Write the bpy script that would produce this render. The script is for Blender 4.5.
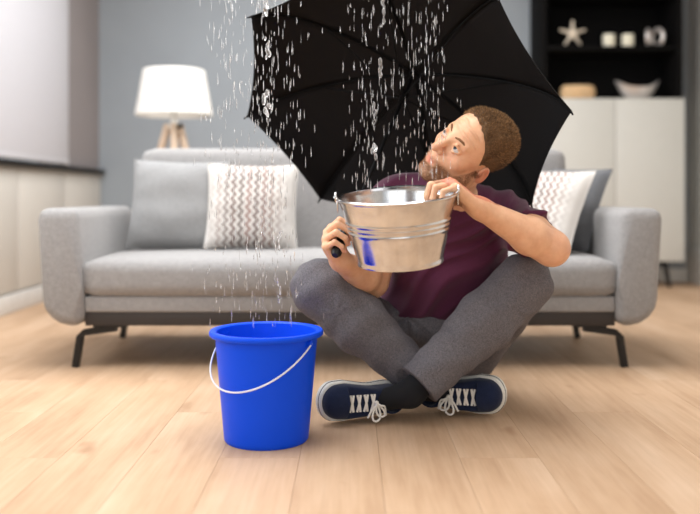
import bpy, bmesh, math, random
import numpy as np
from mathutils import Vector, Matrix
random.seed(7); rng = np.random.default_rng(7)
for o in list(bpy.data.objects): bpy.data.objects.remove(o)
S = bpy.context.scene
C = S.collection
PI = math.pi

# ------------------------------------------------------------------ camera, light, exposure
CAM_H = 0.62
FPX = 850.0                      # focal length in pixels of a 700 px wide frame
cd = bpy.data.cameras.new('camera'); cam = bpy.data.objects.new('camera', cd); C.objects.link(cam)
cam.location = (0, 0, CAM_H); cam.rotation_euler = (PI/2, 0, 0)
cd.sensor_width = 36; cd.lens = 36*FPX/700; cd.shift_y = -60/700
cd.clip_start = .05
cd.dof.use_dof = True; cd.dof.focus_distance = 2.25; cd.dof.aperture_fstop = 1.45
S.camera = cam
w = bpy.data.worlds.new('world'); S.world = w; w.use_nodes = True
w.node_tree.nodes['Background'].inputs[0].default_value = (.93, .97, 1, 1)
w.node_tree.nodes['Background'].inputs[1].default_value = .6
def area(name, loc, rot, sx, sy, power, col=(1, 1, 1)):
    l = bpy.data.lights.new(name, 'AREA'); l.shape = 'RECTANGLE'; l.size = sx; l.size_y = sy; l.energy = power; l.color = col
    o = bpy.data.objects.new(name, l); C.objects.link(o); o.location = loc; o.rotation_euler = rot
    return o
# daylight through the side windows (left wall, nearer than the frame shows) and an added fill light behind the camera
area('daylight_side', (-2.25, 2.6, 1.65), (0, -PI/2, 0), 1.8, 5.6, 76, (.975, .985, 1))
area('fill_behind', (-.2, -2.75, 1.5), (PI/2, 0, 0), 3.4, 2.0, 22, (.975, .985, 1))
# unseen overhead fill, added to brighten the room from above
area('overhead_fill', (-.25, 3.2, 2.66), (0, 0, 0), 1.8, 3.6, 120, (.975, .985, 1))
S.view_settings.view_transform = 'Standard'; S.view_settings.look = 'None'
S.view_settings.gamma = 1; S.view_settings.use_curve_mapping = False
S.view_settings.exposure = 0.36

def at(px, py, d):               # point at depth d on the sight line of photo pixel (px, py)
    return Vector(((px-350)*d/FPX, d, CAM_H-(py-197)*d/FPX))

# ------------------------------------------------------------------ materials
MATS = {}
def srgb(r, g, b):
    return tuple((c/255/12.92 if c/255 <= .04045 else ((c/255+.055)/1.055)**2.4) for c in (r, g, b))+(1,)
class NT:
    def __init__(s, name):
        s.m = bpy.data.materials.new(name); s.m.use_nodes = True; s.t = s.m.node_tree
        s.b = s.t.nodes['Principled BSDF']; MATS[name] = s.m
    def n(s, typ, **kw):
        x = s.t.nodes.new(typ)
        for k, v in kw.items():
            if k.startswith('i_'): x.inputs[k[2:]].default_value = v
            else: setattr(x, k, v)
        return x
    def l(s, a, b): s.t.links.new(a, b)
    def math(s, op, a, b=None, c=None):
        x = s.n('ShaderNodeMath', operation=op)
        for i, v in enumerate((a, b, c)):
            if v is None: continue
            if isinstance(v, (int, float)): x.inputs[i].default_value = v
            else: s.l(v, x.inputs[i])
        return x.outputs[0]
    def ramp(s, fac, stops, interp='LINEAR'):
        x = s.n('ShaderNodeValToRGB'); x.color_ramp.interpolation = interp
        e = x.color_ramp.elements
        while len(e) < len(stops): e.new(.5)
        for i, (p, c) in enumerate(stops): e[i].position = p; e[i].color = c
        s.l(fac, x.inputs[0]); return x.outputs[0]
    def mix(s, fac, a, b, mode='MIX'):
        x = s.n('ShaderNodeMix', data_type='RGBA', blend_type=mode)
        for v, i in ((fac, 0), (a, 6), (b, 7)):
            if isinstance(v, (int, float, tuple)): x.inputs[i].default_value = v
            else: s.l(v, x.inputs[i])
        return x.outputs[2]
    def coord(s, out='Object', scale=(1, 1, 1)):
        x = s.n('ShaderNodeTexCoord'); m = s.n('ShaderNodeMapping'); m.inputs['Scale'].default_value = scale
        s.l(x.outputs[out], m.inputs[0]); return m.outputs[0]
    def noise(s, vec, scale, detail=3, rough=.5):
        x = s.n('ShaderNodeTexNoise'); x.inputs['Scale'].default_value = scale
        x.inputs['Detail'].default_value = detail; x.inputs['Roughness'].default_value = rough
        if vec is not None: s.l(vec, x.inputs['Vector'])
        return x.outputs['Fac']
    def bump(s, h, strength=.3, dist=.002, prev=None):
        x = s.n('ShaderNodeBump'); x.inputs['Strength'].default_value = strength; x.inputs['Distance'].default_value = dist
        s.l(h, x.inputs['Height'])
        if prev: s.l(prev, x.inputs['Normal'])
        s.l(x.outputs[0], s.b.inputs['Normal']); return x.outputs[0]
    def set(s, col=None, rough=.5, metal=0., spec=None, **kw):
        if col is not None:
            if isinstance(col, tuple): s.b.inputs['Base Color'].default_value = col
            else: s.l(col, s.b.inputs['Base Color'])
        s.b.inputs['Roughness'].default_value = rough; s.b.inputs['Metallic'].default_value = metal
        if spec is not None: s.b.inputs['Specular IOR Level'].default_value = spec
        for k, v in kw.items(): s.b.inputs[k].default_value = v
        return s
def plain(name, col, rough=.5, metal=0., var=.06, scale=18, bump=.0, **kw):
    t = NT(name); v = t.coord()
    f = t.noise(v, scale, 4)
    d = tuple(c*(1-var) for c in col[:3])+(1,); b = tuple(min(1, c*(1+var)) for c in col[:3])+(1,)
    t.set(t.ramp(f, [(.3, d), (.7, b)]), rough, metal, **kw)
    if bump: t.bump(t.noise(v, scale*12, 2), bump, .002)
    return t.m
def fabric(name, dark, light, fine=900, bump=.35, rough=.95, coarse=True):
    t = NT(name); v = t.coord()
    f = t.noise(v, fine, 2, .7)
    c = t.ramp(f, [(.36, dark), (.64, light)])
    if coarse:
        g = t.noise(v, 60, 4, .6)
        c = t.mix(.35, c, t.ramp(g, [(.3, dark), (.7, light)]))
    t.set(c, rough, 0, .2)
    t.b.inputs['Sheen Weight'].default_value = .15
    t.bump(f, bump, .0015)
    return t.m

def wall_mat(name, col, var=.05):
    t = NT(name); v = t.coord('Object')
    f = t.noise(v, 1.6, 5, .6); g = t.noise(v, 90, 3)
    d = tuple(c*(1-var) for c in col[:3])+(1,); b = tuple(min(1, c*(1+var)) for c in col[:3])+(1,)
    t.set(t.ramp(f, [(.3, d), (.7, b)]), .85, 0, .2); t.bump(g, .12, .002)
    return t.m
wall_mat('wall_grey', srgb(156, 163, 169)); wall_mat('wall_shaded', srgb(148, 141, 140)); wall_mat('wall_white', srgb(214, 213, 208))  # the upper left wall's grey is darkened to carry the shade on it
wall_mat('ceiling_white', srgb(236, 236, 234)); wall_mat('panel_cream', srgb(204, 200, 192), .03)
fabric('blind_fabric', srgb(198, 197, 200), srgb(218, 217, 220), 260, .15)
_m = MATS['blind_fabric'].node_tree; _tr = _m.nodes.new('ShaderNodeBsdfTranslucent'); _tr.inputs[0].default_value = srgb(222, 220, 224)
_mx = _m.nodes.new('ShaderNodeMixShader'); _mx.inputs[0].default_value = .22
_m.links.new(_m.nodes['Principled BSDF'].outputs[0], _mx.inputs[1]); _m.links.new(_tr.outputs[0], _mx.inputs[2]); _m.links.new(_mx.outputs[0], _m.nodes['Material Output'].inputs[0])
plain('sill_black', srgb(24, 22, 22), .6, spec=.2); plain('skirting_white', srgb(225, 224, 220), .5)

def wood_floor():
    t = NT('oak_floor')
    g = t.n('ShaderNodeNewGeometry'); oi = t.n('ShaderNodeObjectInfo')
    cmb = t.n('ShaderNodeCombineXYZ')
    t.l(t.math('MULTIPLY', oi.outputs['Random'], 37.), cmb.inputs[0]); t.l(t.math('MULTIPLY', oi.outputs['Random'], 91.), cmb.inputs[1])
    add = t.n('ShaderNodeVectorMath', operation='ADD'); t.l(g.outputs['Position'], add.inputs[0]); t.l(cmb.outputs[0], add.inputs[1])
    def m(sc):
        x = t.n('ShaderNodeMapping'); x.inputs['Scale'].default_value = sc; t.l(add.outputs[0], x.inputs[0]); return x.outputs[0]
    grain = t.noise(m((55, 2.2, 1)), 1, 5, .65)
    cloud = t.noise(m((6, 1.3, 1)), 1, 4, .6)
    c1 = t.ramp(grain, [(.25, srgb(172, 139, 110)), (.5, srgb(194, 162, 132)), (.75, srgb(210, 181, 153))])
    c2 = t.ramp(cloud, [(.3, srgb(164, 130, 100)), (.5, srgb(196, 164, 133)), (.72, srgb(216, 189, 162))])
    c = t.mix(.5, c1, c2)
    tone = t.ramp(oi.outputs['Random'], [(0, (.95, .945, .94, 1)), (1, (1.02, 1.02, 1.02, 1))])
    c = t.mix(1., c, tone, 'MULTIPLY')
    kn = t.noise(m((9, 5, 1)), 1, 2, .4)
    c = t.mix(t.ramp(kn, [(.70, (0, 0, 0, 1)), (.80, (.45, .45, .45, 1))]), c, srgb(140, 98, 66))
    t.set(c, .5, 0, .2); t.bump(grain, .12, .001)
wood_floor()
fabric('sofa_grey', srgb(127, 125, 124), srgb(162, 160, 159), 420, .4)
fabric('pillow_grey', srgb(128, 128, 128), srgb(150, 150, 150), 520, .3)
fabric('pillow_dark', srgb(88, 89, 92), srgb(110, 111, 114), 520, .3)
plain('sofa_plinth', srgb(46, 40, 37), .6); plain('black_metal', srgb(26, 25, 25), .4, .3)
plain('umbrella_metal', srgb(9, 9, 10), .6, .0, spec=.15)
plain('cream_white', srgb(226, 224, 218), .9); plain('lamp_wood', srgb(214, 190, 166), .5, scale=40)
plain('bulb_white', srgb(250, 246, 236), .4); plain('chrome', srgb(205, 205, 205), .12, 1.)
plain('cabinet_black', srgb(13, 12, 12), .8, spec=.1); plain('cabinet_white', srgb(204, 203, 196), .45, var=.012)
plain('starfish_tan', srgb(222, 208, 188), .9, var=.15, scale=120, bump=.5); plain('candle_cream', srgb(232, 228, 206), .5)
plain('basket_tan', srgb(216, 184, 142), .8, var=.2, scale=60); plain('silver', srgb(214, 208, 204), .3, .55)
t = NT('blue_plastic'); t.set(srgb(0, 76, 232), .42, 0, .2); t.b.inputs['Subsurface Weight'].default_value = .0
t.bump(t.noise(t.coord(), 300, 2), .03, .001)
plain('white_wire', srgb(226, 228, 232), .35)
t = NT('galvanised'); v = t.coord()
t.set(t.ramp(t.noise(v, 26, 3), [(.3, srgb(196, 196, 198)), (.7, srgb(222, 222, 222))]), .17, 1.)
t.l(t.ramp(t.noise(v, 40, 4), [(.3, (.13, .13, .13, 1)), (.7, (.24, .24, .24, 1))]), t.b.inputs['Roughness'])
t = NT('umbrella_cloth'); v = t.coord(scale=(1, 1, 1)); f = t.noise(v, 900, 2)
t.set(t.ramp(f, [(.3, srgb(21, 20, 21)), (.7, srgb(30, 29, 30))]), .8, 0, .15); t.bump(f, .2, .0006)
t = NT('shirt_burgundy'); v = t.coord(); f = t.noise(v, 800, 2, .7)
t.set(t.ramp(f, [(.3, srgb(74, 30, 54)), (.7, srgb(98, 46, 74))]), .92, 0, .2); t.bump(f, .25, .001); t.b.inputs['Sheen Weight'].default_value = .2
t = NT('trouser_grey'); v = t.coord(); f = t.noise(v, 420, 3, .75); g = t.noise(v, 140, 3, .7)
t.set(t.mix(.4, t.ramp(f, [(.34, srgb(66, 64, 68)), (.66, srgb(136, 133, 138))]), t.ramp(g, [(.3, srgb(80, 78, 82)), (.7, srgb(122, 119, 124))])), .95, 0, .15); t.bump(f, .4, .0015)
fabric('shoe_navy', srgb(18, 27, 50), srgb(34, 44, 72), 700, .3); plain('shoe_rubber', srgb(228, 228, 222), .6); plain('lace_white', srgb(232, 230, 224), .85, bump=.4)
plain('sock_black', srgb(16, 17, 22), .95); plain('shoe_stripe', srgb(22, 30, 56), .6)
t = NT('hair_brown'); v = t.coord(scale=(1, 1, 1)); f = t.noise(v, 240, 3, .8); g = t.noise(v, 22, 2)
t.set(t.mix(.45, t.ramp(f, [(.32, srgb(56, 40, 26)), (.68, srgb(138, 106, 74))]), t.ramp(g, [(.35, srgb(80, 58, 38)), (.65, srgb(128, 98, 68))])), .7, 0, .3); t.bump(f, .9, .004)
plain('hair_light', srgb(176, 136, 92), .6, var=.2, scale=200); plain('beard_brown', srgb(128, 84, 52), .75, var=.25, scale=300)
plain('eye_white', srgb(206, 196, 190), .25); plain('iris', srgb(40, 48, 54), .2); plain('pupil', srgb(8, 8, 8), .1)
plain('brow_hair', srgb(126, 86, 54), .8); plain('nail', srgb(236, 178, 160), .3)
def skin():
    t = NT('skin'); v = t.coord()
    a = t.n('ShaderNodeAttribute', attribute_name='tint')
    sep = t.n('ShaderNodeSeparateColor'); t.l(a.outputs['Color'], sep.inputs[0])
    base = t.ramp(t.noise(v, 30, 4, .6), [(.3, srgb(222, 168, 132)), (.7, srgb(238, 190, 153))])
    c = t.mix(t.math('MULTIPLY', sep.outputs[0], .75), base, srgb(198, 104, 84))          # red: lips, ears, nose
    st = t.ramp(t.noise(v, 420, 2, .8), [(.35, (.25, .25, .25, 1)), (.6, (1, 1, 1, 1))])
    c = t.mix(t.math('MULTIPLY', t.math('MULTIPLY', sep.outputs[1], .85), st), c, srgb(140, 92, 60))   # stubble
    t.set(c, .45, 0, .45)
    t.b.inputs['Subsurface Weight'].default_value = .12; t.b.inputs['Subsurface Radius'].default_value = (.012, .004, .002)
    h = t.noise(v, 500, 2)
    n1 = t.bump(h, .12, .0008)
    t.bump(sep.outputs[2], .8, .004, n1)                                                    # forehead creases
skin()
def chevron():
    t = NT('chevron_cloth')
    x = t.n('ShaderNodeTexCoord'); s = t.n('ShaderNodeSeparateXYZ'); t.l(x.outputs['Object'], s.inputs[0])
    tri = t.math('PINGPONG', t.math('ADD', s.outputs[2], 5.), .017)
    u = t.math('ADD', s.outputs[0], t.math('MULTIPLY', tri, 1.0))
    fr = t.math('FRACT', t.math('DIVIDE', t.math('ADD', u, 5.0), .030))
    stripe = t.ramp(fr, [(0, (0, 0, 0, 1)), (.40, (0, 0, 0, 1)), (.5, (1, 1, 1, 1)), (.9, (1, 1, 1, 1)), (1, (0, 0, 0, 1))])
    cell = t.math('FLOOR', t.math('DIVIDE', t.math('ADD', u, 5.0), .030))
    wn = t.n('ShaderNodeTexWhiteNoise', noise_dimensions='1D'); t.l(cell, wn.inputs['W'])
    sc = t.ramp(wn.outputs['Value'], [(0, srgb(122, 102, 90)), (.4, srgb(152, 128, 122)), (.7, srgb(116, 106, 102)), (1, srgb(168, 154, 148))])
    edge = t.ramp(t.math('ABSOLUTE', t.math('ADD', s.outputs[0], .01)), [(.075, (1, 1, 1, 1)), (.165, (0, 0, 0, 1))])
    fac = t.math('MULTIPLY', stripe, edge)
    c = t.mix(fac, srgb(206, 202, 197), sc)
    f = t.noise(x.outputs['Object'], 500, 2)
    t.set(c, .95, 0, .2); t.bump(f, .4, .002)
chevron()
t = NT('water')
t.set((1, 1, 1, 1), .03, 0, .5); t.b.inputs['IOR'].default_value = 1.33; t.b.inputs['Transmission Weight'].default_value = .88

# ------------------------------------------------------------------ mesh helpers
def link(o, parent=None):
    C.objects.link(o)
    if parent is not None: o.parent = parent; o.matrix_parent_inverse = parent.matrix_basis.inverted()
    return o
def obj(name, bm, mat, parent=None, smooth=True, loc=None, local=False):
    me = bpy.data.meshes.new(name)
    bmesh.ops.recalc_face_normals(bm, faces=bm.faces[:])
    bm.to_mesh(me); bm.free()
    me.materials.append(MATS[mat])
    if smooth:
        me.polygons.foreach_set('use_smooth', [True]*len(me.polygons)); me.set_sharp_from_angle(angle=.7)
    o = bpy.data.objects.new(name, me); C.objects.link(o)
    if parent is not None:
        o.parent = parent
        if not local: o.matrix_parent_inverse = parent.matrix_basis.inverted()
    return o
def tag(o, label, cat, group=None, kind=None):
    o['label'] = label
    if cat: o['category'] = cat
    if group: o['group'] = group
    if kind: o['kind'] = kind
    return o
def thing(name, label, cat, loc=(0, 0, 0), group=None):
    o = bpy.data.objects.new(name, None); C.objects.link(o); o.location = loc; o.empty_display_size = .1
    return tag(o, label, cat, group)
def struct(o, label=None, cat=None):
    o['kind'] = 'structure'
    if label: o['label'] = label
    if cat: o['category'] = cat
    return o
def add_box(bm, c, s, M=None, bev=0., seg=3):
    r = bmesh.ops.create_cube(bm, size=1); vs = r['verts']
    for v in vs: v.co = Vector((v.co.x*s[0], v.co.y*s[1], v.co.z*s[2]))
    if bev > 0:
        es = list({e for v in vs for e in v.link_edges})
        r2 = bmesh.ops.bevel(bm, geom=es, offset=bev, segments=seg, profile=.5, affect='EDGES')
        vs = list({v for f in r2['faces'] for v in f.verts} | {v for v in vs if v.is_valid})
    for v in vs: v.co = (M @ v.co if M is not None else v.co) + Vector(c)
    return vs
def add_tube(bm, pts, rad, n=10, closed=False, flat=None):
    pts = [Vector(p) for p in pts]; k = len(pts)
    rs = rad if isinstance(rad, (list, tuple)) else [rad]*k
    rings = []; prev = None
    for i, p in enumerate(pts):
        if closed: t = pts[(i+1) % k]-pts[i-1]
        else: t = pts[min(i+1, k-1)]-pts[max(i-1, 0)]
        t.normalize()
        if prev is None:
            up = Vector((0, 0, 1)) if abs(t.z) < .9 else Vector((0, 1, 0))
            a = t.cross(up).normalized()
        else:
            a = (prev-t*prev.dot(t)).normalized()
        prev = a; b = t.cross(a)
        fl = flat or 1.
        rings.append([bm.verts.new(p+(a*math.cos(2*PI*j/n+PI/n)+b*fl*math.sin(2*PI*j/n+PI/n))*rs[i]) for j in range(n)])
    m = k if closed else k-1
    for i in range(m):
        A, B = rings[i], rings[(i+1) % k]
        for j in range(n): bm.faces.new((A[j], A[(j+1) % n], B[(j+1) % n], B[j]))
    if not closed:
        bm.faces.new(rings[0][::-1]); bm.faces.new(rings[-1])
def add_lathe(bm, prof, n=48, M=None):
    rings = []
    for r, z in prof:
        if r < 1e-6: rings.append([bm.verts.new(Vector((0, 0, z)))])
        else: rings.append([bm.verts.new(Vector((r*math.cos(2*PI*j/n), r*math.sin(2*PI*j/n), z))) for j in range(n)])
    for A, B in zip(rings, rings[1:]):
        for j in range(n):
            k = (j+1) % n
            if len(A) == 1 and len(B) == 1: continue
            if len(A) == 1: bm.faces.new((A[0], B[k], B[j]))
            elif len(B) == 1: bm.faces.new((A[j], A[k], B[0]))
            else: bm.faces.new((A[j], A[k], B[k], B[j]))
    if M is not None:
        for R in rings:
            for v in R: v.co = M @ v.co
def add_prism(bm, poly, y0, y1, bev=0., seg=3):   # polygon in x-z, extruded along y
    a = [bm.verts.new((x, y0, z)) for x, z in poly]; b = [bm.verts.new((x, y1, z)) for x, z in poly]
    n = len(poly); fs = [bm.faces.new(a), bm.faces.new(b[::-1])]
    for i in range(n): fs.append(bm.faces.new((a[i], b[i], b[(i+1) % n], a[(i+1) % n])))
    if bev:
        es = list({e for f in fs for e in f.edges})
        bmesh.ops.bevel(bm, geom=es, offset=bev, segments=seg, profile=.5, affect='EDGES')
def box_obj(name, lo, hi, mat, parent=None, bev=0., seg=2):
    bm = bmesh.new(); c = [(a+b)/2 for a, b in zip(lo, hi)]; s = [b-a for a, b in zip(lo, hi)]
    add_box(bm, c, s, None, bev, seg)
    return obj(name, bm, mat, parent, smooth=bev > 0)

# ------------------------------------------------------------------ implicit surfaces (for the figure and the shoes)
def V(*a): return np.array(a, float)
def rc(p, a, b, r1, r2):
    a = np.asarray(a, float); b = np.asarray(b, float); ba = b-a
    h = np.clip(((p-a)@ba)/(ba@ba), 0, 1)
    return np.linalg.norm(p-a-h[:, None]*ba, axis=1)-(r1+(r2-r1)*h)
def sph(p, c, r): return np.linalg.norm(p-np.asarray(c, float), axis=1)-r
def ell(p, c, r, R=None):
    q = p-np.asarray(c, float)
    if R is not None: q = q@R
    r = np.asarray(r, float)
    k0 = np.linalg.norm(q/r, axis=1); k1 = np.linalg.norm(q/(r*r), axis=1)
    return k0*(k0-1)/np.maximum(k1, 1e-9)
def smin(a, b, k):
    h = np.clip(.5+.5*(b-a)/k, 0, 1); return b*(1-h)+a*h-k*h*(1-h)
def smax(a, b, k): return -smin(-a, -b, k)
def sstep(x, a, b):
    t = np.clip((x-a)/(b-a), 0, 1); return t*t*(3-2*t)
def surface_net(f, lo, hi, h, B=10):
    lo = np.array(lo, float); hi = np.array(hi, float)
    nb = np.ceil((hi-lo)/h/B).astype(int); n = nb*B
    I = np.stack(np.meshgrid(*[np.arange(k) for k in nb], indexing='ij'), -1).reshape(-1, 3)
    cen = lo+(I*B+B/2-.5)*h
    dc = f(cen)
    D = np.repeat(np.repeat(np.repeat(dc.reshape(nb).astype(np.float32), B, 0), B, 1), B, 2)
    keep = np.abs(dc) < B*h*.9+.012
    off = np.stack(np.meshgrid(*[np.arange(B)]*3, indexing='ij'), -1).reshape(-1, 3)
    K = I[keep]
    for s in range(0, len(K), 250):
        k = K[s:s+250]
        idx = (k[:, None, :]*B+off[None]).reshape(-1, 3)
        D[idx[:, 0], idx[:, 1], idx[:, 2]] = f(lo+idx*h)
    ins = D < 0
    cs = np.zeros(n-1, np.int8)
    for a in (0, 1):
        for b in (0, 1):
            for c in (0, 1):
                cs += ins[a:n[0]-1+a, b:n[1]-1+b, c:n[2]-1+c]
    act = np.argwhere((cs > 0) & (cs < 8))
    vid = np.full(n, -1, np.int32); vid[act[:, 0], act[:, 1], act[:, 2]] = np.arange(len(act))
    corner = np.array([[a, b, c] for a in (0, 1) for b in (0, 1) for c in (0, 1)])
    dv = np.stack([D[act[:, 0]+c[0], act[:, 1]+c[1], act[:, 2]+c[2]] for c in corner], 1)
    P = np.zeros((len(act), 3)); W = np.zeros(len(act))
    for i in range(8):
        for j in range(i+1, 8):
            if abs(corner[i]-corner[j]).sum() != 1: continue
            m = (dv[:, i] < 0) != (dv[:, j] < 0)
            den = np.where(m, dv[:, i]-dv[:, j], 1); t = np.where(m, dv[:, i]/den, 0)
            P += m[:, None]*(corner[i]+t[:, None]*(corner[j]-corner[i])); W += m
    P = lo+(act+P/W[:, None])*h
    Q = []
    for ax in range(3):
        u, v = (ax+1) % 3, (ax+2) % 3
        sl0 = [slice(1, -1)]*3; sl1 = [slice(1, -1)]*3; sl0[ax] = slice(0, -1); sl1[ax] = slice(1, None)
        s0 = ins[tuple(sl0)]; s1 = ins[tuple(sl1)]
        e = np.argwhere(s0 != s1); flip = s0[e[:, 0], e[:, 1], e[:, 2]]
        o = np.ones(3, int); o[ax] = 0; e = e+o
        eu = np.zeros(3, int); eu[u] = 1; ev = np.zeros(3, int); ev[v] = 1
        g = lambda x: vid[x[:, 0], x[:, 1], x[:, 2]]
        q = np.stack([g(e-eu-ev), g(e-ev), g(e), g(e-eu)], 1)
        q[~flip] = q[~flip][:, ::-1]
        Q.append(q)
    Q = np.concatenate(Q); Q = Q[(Q >= 0).all(1)]
    return P, Q
def net_obj(name, P, Q, mat, parent=None):
    me = bpy.data.meshes.new(name)
    me.vertices.add(len(P)); me.vertices.foreach_set('co', P.astype(np.float32).ravel())
    me.loops.add(len(Q)*4); me.loops.foreach_set('vertex_index', Q.astype(np.int32).ravel())
    me.polygons.add(len(Q)); me.polygons.foreach_set('loop_start', np.arange(0, len(Q)*4, 4, dtype=np.int32))
    me.polygons.foreach_set('use_smooth', np.ones(len(Q), bool))
    me.update(calc_edges=True); me.validate()
    me.materials.append(MATS[mat])
    o = bpy.data.objects.new(name, me); C.objects.link(o)
    if parent is not None: o.parent = parent; o.matrix_parent_inverse = parent.matrix_basis.inverted()
    return o

# ------------------------------------------------------------------ the room
XL, XR, YB, YF, ZC = -1.83, 2.47, 6.2, -2.8, 2.7
floor = struct(box_obj('floor', (XL-.1, YF, -.1), (XR+.1, YB+.1, -.010), 'oak_floor'), 'light oak plank floor')
W_, L_ = .19, 1.29
col_n = int(math.ceil((XR-XL)/W_))
for i in range(col_n):
    x0 = XL+i*W_; x1 = min(x0+W_, XR)
    y = .3-(i*.43 % L_)
    while y < YB:
        a, b = max(y, .3), min(y+L_, YB)
        if b-a > .05:
            bm = bmesh.new(); g = .00025
            add_box(bm, ((x0+x1)/2, (a+b)/2, -.005), (x1-x0-2*g, b-a-2*g, .010), None, .0005, 1)
            obj('plank', bm, 'oak_floor', floor, smooth=False)
        y += L_
struct(box_obj('wall_back', (XL-.1, YB, -.1), (XR+.1, YB+.1, ZC), 'wall_grey'), 'plain grey back wall')
struct(box_obj('ceiling', (XL-.3, YF-.1, ZC), (XR+.1, YB+.1, ZC+.1), 'ceiling_white'))
struct(box_obj('wall_right', (XR, YF, -.1), (XR+.1, YB, ZC), 'wall_white'))
struct(box_obj('baseboard_right', (XR-.018, YF, 0), (XR, YB, .26), 'skirting_white', bev=.004))
# left wall: a pier by the corner, then low cream panelling under the long window
wl = struct(box_obj('wall_left', (XL-.12, 5.32, .80), (XL, YB, ZC), 'wall_shaded'), 'upper left wall, coloured in shaded grey')
bm = bmesh.new(); add_box(bm, (XL-.06, (YF+YB)/2, .35), (.12, YB-YF, .9)); 
obj('lower_wall', bm, 'panel_cream', wl, smooth=False)
bm = bmesh.new(); add_box(bm, (XL-.06, (YF+5.32)/2, 2.63), (.12, 5.32-YF, .14)); obj('window_header', bm, 'wall_shaded', wl, smooth=False)
bm = bmesh.new(); add_box(bm, (XL-.06, 3.70, 1.68), (.12, .16, 1.76)); obj('window_pier', bm, 'wall_shaded', wl, smooth=False)
bm = bmesh.new(); add_box(bm, (XL-.06, (YF-.4)/2, 1.68), (.12, -.4-YF, 1.76)); obj('window_pier', bm, 'wall_shaded', wl, smooth=False)
for k in range(5):
    y0 = 2.35+.77*k
    bm = bmesh.new(); add_box(bm, (XL+.008, y0+.375, .445), (.016, .762, .67), None, .004, 2); obj('panel', bm, 'panel_cream', wl)
struct(box_obj('trim_1', (XL, 1.2, .792), (XL+.055, YB-.02, .818), 'sill_black', bev=.004), 'black window sill along the left wall')
struct(box_obj('baseboard_left', (XL, YF, 0), (XL+.024, YB, .10), 'skirting_white', bev=.004))
struct(box_obj('baseboard_back', (XL, YB-.018, 0), (XR, YB, .10), 'skirting_white', bev=.004))
bl = thing('window_blind', 'pale fabric blind hanging over the black sill on the left wall', 'blind', (XL+.04, 4.5, .83))
bm = bmesh.new(); add_box(bm, (XL+.030, 4.55, 1.72), (.035, 1.68, 1.78), None, .006, 2); obj('blind_fabric', bm, 'blind_fabric', bl)
bm = bmesh.new(); add_box(bm, (XL+.030, 4.55, .84), (.042, 1.68, .03), None, .006, 2); obj('bottom_rail', bm, 'blind_fabric', bl)

# low front wall, with the added fill light above it
fw = struct(box_obj('wall_front', (XL-.1, YF-.1, -.1), (XR+.1, YF, .45), 'wall_white'))

# ------------------------------------------------------------------ sofa
sofa = thing('sofa', 'long light grey fabric sofa on black angled metal legs', 'sofa', (0, 3.4, 0))
def arm(sx):
    bm = bmesh.new()
    poly = [(-1.126, .580), (-1.105, .215), (-1.045, .157), (-.955, .155), (-.958, .30), (-.975, .580)]
    if sx > 0: poly = [(-x, z) for x, z in poly][::-1]
    add_prism(bm, poly, 3.03, 3.86, .042, 5)
    return obj('arm', bm, 'sofa_grey', sofa)
arm(-1); arm(1)
def soft_box(name, lo, hi, bev, mat, parent, crown=(0, 0, 0), cuts=14, M=None, wr=.0):
    # rounded box with bulging faces
    lo = Vector(lo); hi = Vector(hi); c = (lo+hi)/2; s = (hi-lo)/2
    bm = bmesh.new(); bmesh.ops.create_cube(bm, size=2)
    bmesh.ops.subdivide_edges(bm, edges=bm.edges[:], cuts=cuts, use_grid_fill=True)
    for v in bm.verts:
        p = Vector((v.co.x*s.x, v.co.y*s.y, v.co.z*s.z))
        # denser towards the borders
        for a in range(3):
            u = v.co[a]; p[a] = s[a]*(math.sin(u*PI/2)*.55+u*.45)
        q = Vector([max(-(s[a]-bev), min(s[a]-bev, p[a])) for a in range(3)])
        d = p-q
        if d.length > 1e-9:
            m = max(abs(d.x), abs(d.y), abs(d.z)); p = q+d.normalized()*m*1.0 if d.length > bev else p
            d = p-q
            if d.length > bev: p = q+d.normalized()*bev
        f = [1-(p[a]/s[a])**2 for a in range(3)]
        p.x += math.copysign(crown[0]*f[1]*f[2], p.x) if abs(p.x) > .5*s.x else 0
        p.y += math.copysign(crown[1]*f[0]*f[2], p.y) if abs(p.y) > .5*s.y else 0
        p.z += math.copysign(crown[2]*math.sqrt(max(0, f[0]))*f[1], p.z) if abs(p.z) > .5*s.z else 0
        if wr: p += v.normal*wr*math.sin(p.x*23+p.z*31)*math.sin(p.y*19+p.z*17)
        v.co = c+(M @ p if M else p)
    return obj(name, bm, mat, parent)
soft_box('seat_cushion', (-.972, 3.045, .258), (.972, 3.70, .395), .045, 'sofa_grey', sofa, (0, .012, .020), 18)
box_obj('seat_base', (-.957, 3.062, .204), (.957, 3.75, .262), 'sofa_grey', sofa, .008, 3)
box_obj('plinth', (-.957, 3.068, .155), (.957, 3.80, .205), 'sofa_plinth', sofa, .003)
MB = Matrix.Rotation(math.radians(-7), 3, 'X')
soft_box('backrest', (-.90, 3.60, .26), (.93, 3.86, .822), .05, 'sofa_grey', sofa, (0, .014, .0), 16, MB)
box_obj('back_frame', (-.955, 3.70, .16), (.955, 3.85, .40), 'sofa_grey', sofa, .02)
def sofa_leg(sx, y):
    bm = bmesh.new()
    x = lambda v: sx*v
    add_tube(bm, [(x(.85), y, .143), (x(.968), y, .127), (x(.983), y, .112), (x(1.0), y, .002)], .020, 4, flat=.8)
    o = obj('leg', bm, 'black_metal', sofa, smooth=False)
    bm = bmesh.new(); add_box(bm, (x(.87), y, .152), (.12, .05, .008)); obj('mount_plate', bm, 'black_metal', o, smooth=False)
for sx in (-1, 1):
    sofa_leg(sx, 3.10); sofa_leg(sx, 3.74)

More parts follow.
